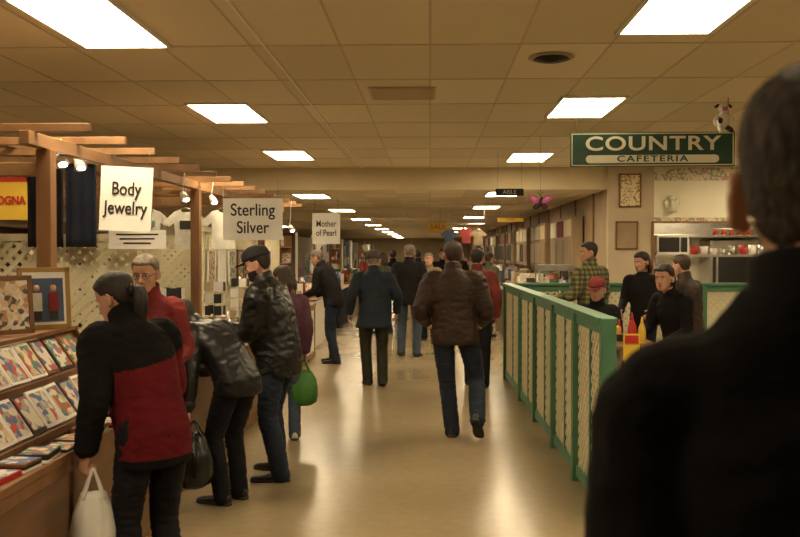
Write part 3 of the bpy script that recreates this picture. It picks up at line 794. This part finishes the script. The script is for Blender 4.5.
framed('framed_photo_collage',Vector((-2.13,4.50,1.41)),.24,.30,pics[2],M['frame'],rz=rad(55),tilt=-.1)
goods('jewelry_display_stands',-2.18,-1.80,6.3,9.7,.80,120,.24,.13)
goods('jewelry_display_stands',-2.22,-1.98,10.6,14.5,.85,80,.35,.14)
for y in (6.9,8.3,9.4):
    b=B(); c=Vector((-2.0,y,.80)); b.cyl(c,c+Vector((0,0,.02)),.12,.12,M['blackplastic'],20); b.cyl(c,c+Vector((0,0,.62)),.012,.012,M['metal'],8)
    for k in range(5):
        for a in range(6):
            t=a*1.047; b.box(c+Vector((.09*math.cos(t),.09*math.sin(t),.12+k*.11)),(.006,.07,.085),random.choice((M['card'],M['card'],goodm[1],goodm[4])),Matrix.Rotation(t,3,'Z'))
    b.done('earring_card_stand')
# pergola
b=B(); xb=-2.33
for y in (5.4,8.9,12.4): b.bb((xb-.045,y-.045,0),(xb+.045,y+.045,2.30),M['wood'])
for y in (5.4,8.9,12.4): b.bb((-4.9,y-.045,0),(-4.81,y+.045,2.30),M['wood'])
for x in (xb,-4.85): b.bb((x-.03,5.1,2.30),(x+.03,14.2,2.38),M['woodh'])
y=5.2
while y<14.2:
    b.bb((-5.0,y-.02,2.38),(-1.98,y+.02,2.43),M['woodh']); y+=.62
for x in (-3.0,-3.6,-4.2): b.bb((x-.02,5.1,2.43),(x+.02,14.2,2.46),M['woodh'])
b.bb((-5,5.36,2.14),(xb,5.44,2.22),M['woodh']); b.bb((-5,8.86,2.14),(xb,8.94,2.22),M['woodh'])
b.done('cedar_pergola_frame',bevel=.004)
for (x0,x1,y,z0,z1) in ((-4.7,-2.42,7.3,.9,1.80),(-4.7,-2.48,10.5,.9,1.82),(-4.7,-2.48,13.2,.9,1.9)):
    b=B(); b.lattice((x0,y,z0),(1,0,0),(0,0,1),x1-x0,z1-z0,.10,.038,M['lattice'])
    for z in (z0,z1): b.bb((x0,y-.02,z-.03),(x1,y+.02,z+.03),M['lattice'])
    for x in (x0,x1): b.bb((x-.03,y-.02,0),(x+.03,y+.02,z1+.03),M['lattice'])
    b.done('lattice_partition')
b=B(); b.lattice((-2.42,9.3,.95),(0,1,0),(0,0,1),4.9,.95,.10,.038,M['lattice'])
for z in (.92,1.9): b.bb((-2.44,9.3,z),(-2.40,14.2,z+.05),M['lattice'])
for y in (9.3,10.9,12.6,14.2): b.bb((-2.45,y-.03,0),(-2.39,y+.03,1.95),M['lattice'])
b.done('lattice_partition')
def tee(name,c,s,m,rz=0,logo=None,up=.12):
    o=[(-.10,.0),(-.20,-.03),(-.40,-.22),(-.30,-.32),(-.21,-.24),(-.20,-.45),(-.22,-.72),(.22,-.72),(.20,-.45),(.21,-.24),(.30,-.32),(.40,-.22),(.20,-.03),(.10,0),(.05,-.05),(-.05,-.05)]
    b=B(); MM=Matrix.Translation(c)@Matrix.Rotation(rz,4,'Z')@Matrix.Scale(s,4); b.poly(o,.03,MM,m)
    if logo: b.box(MM@Vector((0,-.02,-.28)),(.22*s,.008,.16*s),logo,MM.to_3x3().normalized())
    b.tube([MM@Vector((-.12,0,-.02)),MM@Vector((0,0,.04)),MM@Vector((.12,0,-.02))],[.006]*3,M['metal'],6,2); b.tube([MM@Vector((0,0,.04)),MM@Vector((0,0,up))],[.004]*2,M['metal'],6); b.done(name,bevel=.008)
for x,lg in ((-2.60,M['ink']),(-2.20,None),(-3.0,pics[1])):
    tee('hanging_tshirt',Vector((x,9.52,2.13)),.58,M['whitetee'],.2,lg,.43)
for x,m,w_ in ((-2.79,M['navy'],.12),(-3.08,M['blackjk'],.14),(-3.8,M['navy'],.2)):
    b=B(); rings=[]
    for z in (2.38,2.2,2.0,1.8,1.72):
        rings.append([Vector((x+w_*math.cos(t),7.12+.04*math.sin(t)+.012*math.sin(7*t),z)) for t in [2*math.pi*j/40 for j in range(40)]])
    b.loft(rings,m); b.done('hanging_cloth')
b=B(); b.box((-2.33,7.10,1.78),(.46,.01,.15),M['card'])
for k in (0,1,2): b.box((-2.33,7.093,1.82-k*.035),(.34-.06*k,.004,.012),M['ink'])
for s in (-1,1): b.cyl((-2.33+s*.2,7.1,1.85),(-2.33+s*.2,7.1,2.31),.002,.002,M['string'],6)
b.done('white_price_banner')
for (x0,y0,y1) in ((-5.4,6,8.6),(-5.4,9.2,12),(-5.4,12.4,14.6)):
    b=B()
    for z in (.4,.8,1.2,1.6,2.0): b.bb((x0,y0,z-.02),(x0+.4,y1,z+.02),M['oak'])
    for y in (y0,y1): b.bb((x0,y-.02,0),(x0+.4,y+.02,2.1),M['oak'])
    b.bb((x0-.02,y0,0),(x0,y1,2.1),M['oak'])
    for z in (.8,1.2,1.6): goods('',x0+.08,x0+.34,y0+.08,y1-.08,z+.02,26,.3,.2,b)
    b.done('merchandise_shelf')
for k in range(8):
    framed('hanging_print',Vector((-2.385,9.75+k*.5,1.5)),.34,.42,random.choice(pics+[M['card']]),random.choice((M['white'],M['frame'])),rz=rad(90))
for (px,py,d) in ((57,160,5.7),(76,164,6.3),(212,200,9.3),(183,197,8.2),(291,229,12.6)):
    p=W(px,py,d); b=B(); dirv=Vector((.5,-.35,-.8)).normalized()
    b.cyl(p-dirv*.06,p+dirv*.03,.022,.045,M['white'],16); b.ell(p+dirv*.028,(.030,.030,.018),M['bulb'],n=12); b.tube([p-dirv*.05,(p.x,p.y,2.40)],[.006]*2,M['white'],6); b.done('spotlight_fixture')
# ------------------------------------------------ far stalls
def stall(x0,sg,y0,y1,tm,k):
    xf=x0; xb_=x0+sg*.8
    b=B(); b.bb((min(xf,xb_),y0,.0),(max(xf,xb_),y1,.82),tm); b.bb((min(xf,xb_)-.02,y0-.02,.82),(max(xf,xb_)+.02,y1+.02,.85),M['card'] if R()<.5 else M['oak']); b.done('vendor_table',bevel=.01)
    goods('vendor_goods',min(xf,xb_)+.08,max(xf,xb_)-.12,y0+.15,y1-.15,.85,45,.35,.22)
    xs=x0+sg*1.55
    if k%3==1:
        b=B()
        for z in (.5,1.0,1.4,1.8): b.bb((xs-.35,y0,z-.015),(xs,y1,z+.015),M['oak'])
        for y in (y0,(y0+y1)/2,y1): b.bb((xs-.35,y-.02,0),(xs,y+.02,2.1),M['wood'])
        for z in (1.0,1.4,1.8): goods('',xs-.3,xs-.05,y0+.1,y1-.1,z+.015,9,.34,.30,b,.2)
        b.done('merchandise_shelf')
    else:
        b=B(); b.bb((xs-.05,y0,0),(xs,y1,2.1),[M['creamwall'],M['navy'],M['tanjk'],M['whitetee']][k%4])
        for j in range(9):
            yy=U(y0+.3,y1-.3); zz=U(1.1,1.9); b.box((xs+.015,yy,zz),(.02,U(.2,.45),U(.2,.4)),random.choice(goodm))
        for yy in (y0,y1): b.bb((xs-.05,yy-.03,0),(xs+.01,yy+.03,2.2),M['white'])
        b.done('vendor_backdrop_panel')
tms=[M['white'],M['navy'],M['panelwall'],M['redshirt'],M['tanjk']]
y=15.6
k=0
while y<56:
    stall(-2.0,-1,y,y+3.2,tms[k%5],k)
    y+=4.2;k+=1
y=13.1;k=0
while y<54:
    b=B(); b.bb((1.45,y,0),(2.15,y+3.0,.92),[M['white'],M['panelwall'],M['tanjk']][k%3]); b.bb((1.40,y-.03,.92),(2.2,y+3.03,.96),M['metal'] if k%2==0 else M['oak']); b.done('concession_counter',bevel=.008)
    goods('concession_goods',1.55,2.05,y+.15,y+2.85,.96,26,.42,.28)
    if y>15:
        b=B(); b.bb((2.66,y,1.30),(2.86,y+3,2.36),M['panelwall'])
        for j in range(3):
            b.bb((2.645,y+.1+j*.98,1.40),(2.66,y+.92+j*.98,1.90),random.choice((M['ink'],M['wall'],M['panelwall']))); b.bb((2.645,y+.1+j*.98,1.98),(2.66,y+.92+j*.98,2.30),random.choice((M['creamwall'],M['tanjk'],M['soffit'],M['redshirt'])))
        b.bb((2.5,y,1.0),(2.87,y+3,1.04),M['oak']); goods('',2.58,2.78,y+.1,y+2.9,1.04,10,.22,.2,b)
        b.done('concession_menu_panel')
    y+=3.9;k+=1
b=B(); c=Vector((1.75,12.72,0)); b.bb(c+Vector((-.25,-.22,0)),c+Vector((.25,.22,1.08)),M['white']); b.bb(c+Vector((-.25,-.22,1.42)),c+Vector((.25,.22,1.5)),M['metal'])
for sx in (-1,1):
    for sy in (-1,1): b.box(c+Vector((sx*.24,sy*.21,1.25)),(.02,.02,.34),M['metal'])
b.ell(c+Vector((0,0,1.15)),(.2,.18,.1),M['tanjk']); b.done('food_warmer_case')
for px,py,m in ((449,230,M['bluetee']),(466,228,M['redshirt']),(478,230,M['tanjk'])):
    p=W(px,py,21); tee('hanging_tshirt',p,.50,m,U(-.2,.2),None,.3)
b=B(); p=W(440,224,21); q=W(484,224,21); b.tube([p,q],[.012]*2,M['metal'],8)
for r_ in (p,q): b.cyl(r_,(r_.x,r_.y,H2),.004,.004,M['string'],6)
b.done('clothes_rail')
# ================================================================== PEOPLE
def at(px,d): return ((px-VX)/F*d,d,0)
person('man_in_black_coat',(.424,.97,0),-20,H=1.878,bulk=.86,jacket=M['coat_black'],pants=M['pants_bk'],shoe=M['shoe_bk'],hair=M['hair_fg'],hstyle='short',hem=-.30,
       head=(-6,2),detail=2,wr=.006,lean=1,fl=(-.10,.12,0,0,4),fr=(.10,-.15,0,15,-4),sleeve=1.05,chigh=.012,trap=.055,hl=(-.19,.10,.90),hr=(.2,.05,.90))
wo=person('woman_in_red_fleece',(-1.25,4.02,0),50,H=1.66,bulk=1.04,jmats=[M['fleece_red'],M['fleece_black']],matfn='yoke',pants=M['pants_bk'],shoe=M['shoe_bk'],hair=M['hair_dk'],hstyle='pony',
       lean=31,head=(24,24),hl=(-.27,.14,.85),hr=(.20,.46,1.00),palm_r=(0,0,-1),hem=-.17,curl=(.85,.3),detail=1.5,sleeve=1.2,belly=.04,wr=.008,skin=M['skin'])
h=handpos(wo,'l'); bag('plastic_shopping_bag',h+Vector((.03,.0,-.085)),.19,.14,.34,M['bagwhite'],.10,rz=.4,seed=2)
lm=person('man_in_leather_jacket',(-1.13,6.7,0),80,H=1.73,bulk=1.25,jacket=M['leather'],pants=M['jeans'],shoe=M['shoe_bk'],hair=M['hair_dk'],hstyle='short',cap='baseball',capm=M['capblack'],
       lean=15,head=(6,18),hl=(-.12,.40,1.10),hr=(.14,.40,1.06),palm_l=(.6,0,-.6),palm_r=(-.6,0,-.6),hem=-.16,curl=(.5,.5),wr=.010,fl=(-.16,-.05,0,0,12),fr=(.15,.07,0,0,-12),detail=1.3,belly=.04,sleeve=1.10,beard=True)
b=B(); hp_=handpos(lm,'l'); c=hp_+Vector((-.12,0,.02)); b.box(c,(.09,.13,.012),M['card'],Matrix.Rotation(.3,3,'Y')); b.box(c+Vector((0,0,.008)),(.07,.1,.003),goodm[8],Matrix.Rotation(.3,3,'Y')); b.done('jewelry_card_in_hand')
pf=person('person_in_black_puffer_jacket',(-1.35,6.0,0),62,H=1.58,bulk=1.12,jacket=M['puffer'],pants=M['pants_bk'],shoe=M['shoe_bk'],hair=M['hair_dk'],hstyle='short',
       lean=55,head=(10,45),hl=(-.32,.12,.72),hr=(.20,.46,.93),hem=-.12,curl=(.85,.4),wr=.008,sleeve=1.2,palm_r=(0,0,-1),pelvis=(0,-.08,.92))
h=handpos(pf,'l'); bag('black_trash_bag',h+Vector((.05,-.03,-.08)),.25,.22,.36,M['bagblack'],.07,seed=5)
person('vendor_in_red_sweatshirt',(-1.78,5.74,0),172,H=1.67,bulk=1.0,jacket=M['redshirt'],pants=M['jeans'],shoe=M['shoe_bk'],hair=M['hair_gr'],hstyle='short',glasses=True,
       lean=10,head=(6,12),hl=(-.2,.26,1.0),hr=(.2,.26,1.0),palm_l=(0,0,-1),palm_r=(0,0,-1),detail=1.3)
pw=person('woman_in_purple_jacket',(-1.30,8.0,0),15,H=1.56,jacket=M['purple'],pants=M['jeans_lt'],shoe=M['shoe_wh'],hair=M['hair_br'],hstyle='long',lean=10,head=(30,25),hr=(.22,.04,.88),hl=(-.18,.3,1.0),curl=(.4,.85))
h=handpos(pw,'r'); bag('green_tote_bag',h+Vector((-.02,0,-.08)),.25,.16,.32,M['baggreen'],.09,rz=.3,seed=9)
person('man_leaning_over_table',at(334,13.6),68,H=1.78,bulk=1.08,jacket=M['blackjk'],pants=M['jeans'],shoe=M['shoe_bk'],hair=M['hair_gr'],lean=27,head=(5,22),hl=(-.2,.42,.98),hr=(.18,.40,1.0),palm_l=(0,0,-1),palm_r=(0,0,-1),fl=(-.12,-.08,0,0,8),fr=(.1,.08,0,0,-8))
person('man_in_slate_jacket',at(374,11.3),12,H=1.70,bulk=1.2,jacket=M['bluejk'],pants=M['pants_ol'],shoe=M['shoe_bk'],hair=M['hair_gr'],cap='bucket',capm=M['capgrey'],lean=8,head=(-5,8),
       hl=(-.32,.02,.95),hr=(.31,.08,.95),hem=-.18,flare=1.15,fl=(-.07,.10,0,0,4),fr=(.09,-.14,0,12,-4))
person('man_in_black_jacket',at(409,14.5),-8,H=1.80,bulk=1.15,jacket=M['blackjk'],pants=M['jeans_lt'],shoe=M['shoe_bk'],hair=M['hair_gr'],lean=3,head=(15,4),fl=(-.13,.02,0,0,8),fr=(.13,-.04,0,0,-10),hem=-.12)
person('man_in_brown_jacket',at(455,8.15),-4,H=1.78,bulk=1.22,jacket=M['brown'],pants=M['jeans'],shoe=M['shoe_bk'],hair=M['hair_br'],lean=7,side=-2,head=(16,4),belly=.02,
       hl=(-.27,.22,1.02),hr=(.24,.24,1.02),hem=-.10,fl=(-.03,.06,0,0,3),fr=(.19,-.26,.07,42,-10),wr=.010,detail=1.4,sleeve=1.1,curl=(.6,.6))
person('man_in_red_jacket',at(477,11.3),-5,H=1.72,bulk=1.1,jacket=M['redjk'],pants=M['pants_bk'],shoe=M['shoe_bk'],hair=M['hair_dk'],lean=3,head=(-10,0),fl=(-.1,.1,0,0,3),fr=(.1,-.1,0,0,-3))
for nm,px,d,hd,H,j,p,hr_,hs in (('shopper_in_tan_jacket',429,17,175,1.66,'tanjk','jeans','hair_gr','short'),('shopper_in_green_jacket',384,18.5,60,1.66,'greenjk','jeans','hair_br','long'),
     ('shopper_in_black_jacket',443,20,180,1.75,'blackjk','pants_bk','hair_dk','short'),('shopper_in_blue_jacket',418,23,0,1.72,'bluejk','pants_bk','hair_br','short'),
     ('shopper_in_dark_coat',393,22,0,1.72,'coat_black','jeans','hair_dk','short'),('shopper_in_red_sweater',368,24,40,1.7,'redjk','jeans','hair_br','long'),('shopper_in_brown_coat',458,25,170,1.75,'brown','jeans','hair_gr','short'),
     ('shopper_in_grey_coat',488,18,-40,1.66,'greenjk','jeans','hair_br','short')):
    person(nm,at(px,d),hd,H=H,jacket=M[j],pants=M[p],shoe=M['shoe_bk'],hair=M[hr_],hstyle=hs,detail=.8,bulk=1.08,fl=(-.1,.08,0,0,3),fr=(.1,-.08,0,0,-3))
person('man_in_plaid_shirt',at(591,10.9),35,H=1.80,bulk=1.05,jacket=M['plaid'],pants=M['jeans'],shoe=M['shoe_bk'],hair=M['hair_dk'],lean=4,head=(60,5),skin=M['skin2'],hl=(-.2,.3,1.1),hr=(.2,.3,1.1))
person('woman_with_dark_hair',at(642,11.2),150,H=1.68,jacket=M['blackjk'],pants=M['pants_bk'],shoe=M['shoe_bk'],hair=M['hair_dk'],hstyle='long',lean=8,head=(-30,10),hl=(-.2,.3,1.0),hr=(.2,.3,1.0),collar=False)
person('woman_leaning_at_table',(2.22,8.05,0),122,H=1.60,bulk=.98,jacket=M['coat_dark'],pants=M['pants_bk'],shoe=M['shoe_bk'],hair=M['hair_dk'],hstyle='long',lean=20,head=(18,6),hl=(-.2,.40,.99),hr=(.2,.40,.99),palm_l=(0,0,-1),palm_r=(0,0,-1),collar=False,detail=1.2)
person('person_in_brown_sweater',at(688,9.4),40,H=1.66,jacket=M['brown'],pants=M['jeans'],shoe=M['shoe_bk'],hair=M['hair_br'],hstyle='short',lean=10,head=(0,10),hl=(-.2,.3,1.0),hr=(.2,.3,1.0))
person('seated_man_in_red_cap',(1.86,10.08,0),170,H=1.76,jacket=M['coat_dark'],pants=M['jeans'],shoe=M['shoe_bk'],hair=M['hair_gr'],cap='baseball',capm=M['capred'],pelvis=(0,0,.56),lean=6,head=(-20,8),
       fl=(-.12,.42,0,0,0),fr=(.12,.42,0,0,0),hl=(-.15,.38,.80),hr=(.15,.38,.80),palm_l=(0,0,-1),palm_r=(0,0,-1),hem=-.04)
# ------------------------------------------------ world + camera
w=bpy.data.worlds.new('world'); scene.world=w; w.use_nodes=True
w.node_tree.nodes['Background'].inputs[0].default_value=(1,.8,.5,1); w.node_tree.nodes['Background'].inputs[1].default_value=.05
cd=bpy.data.cameras.new('camera'); cam=bpy.data.objects.new('camera',cd); col.objects.link(cam); scene.camera=cam
cd.sensor_width=36; cd.lens=F/800*36; cd.clip_start=.05
cam.location=(0,0,CZ); cam.rotation_euler=(rad(90)-math.atan((268.5-VY)/F),0,math.atan((VX-400)/F))
cd.dof.use_dof=True; cd.dof.focus_distance=8; cd.dof.aperture_fstop=5
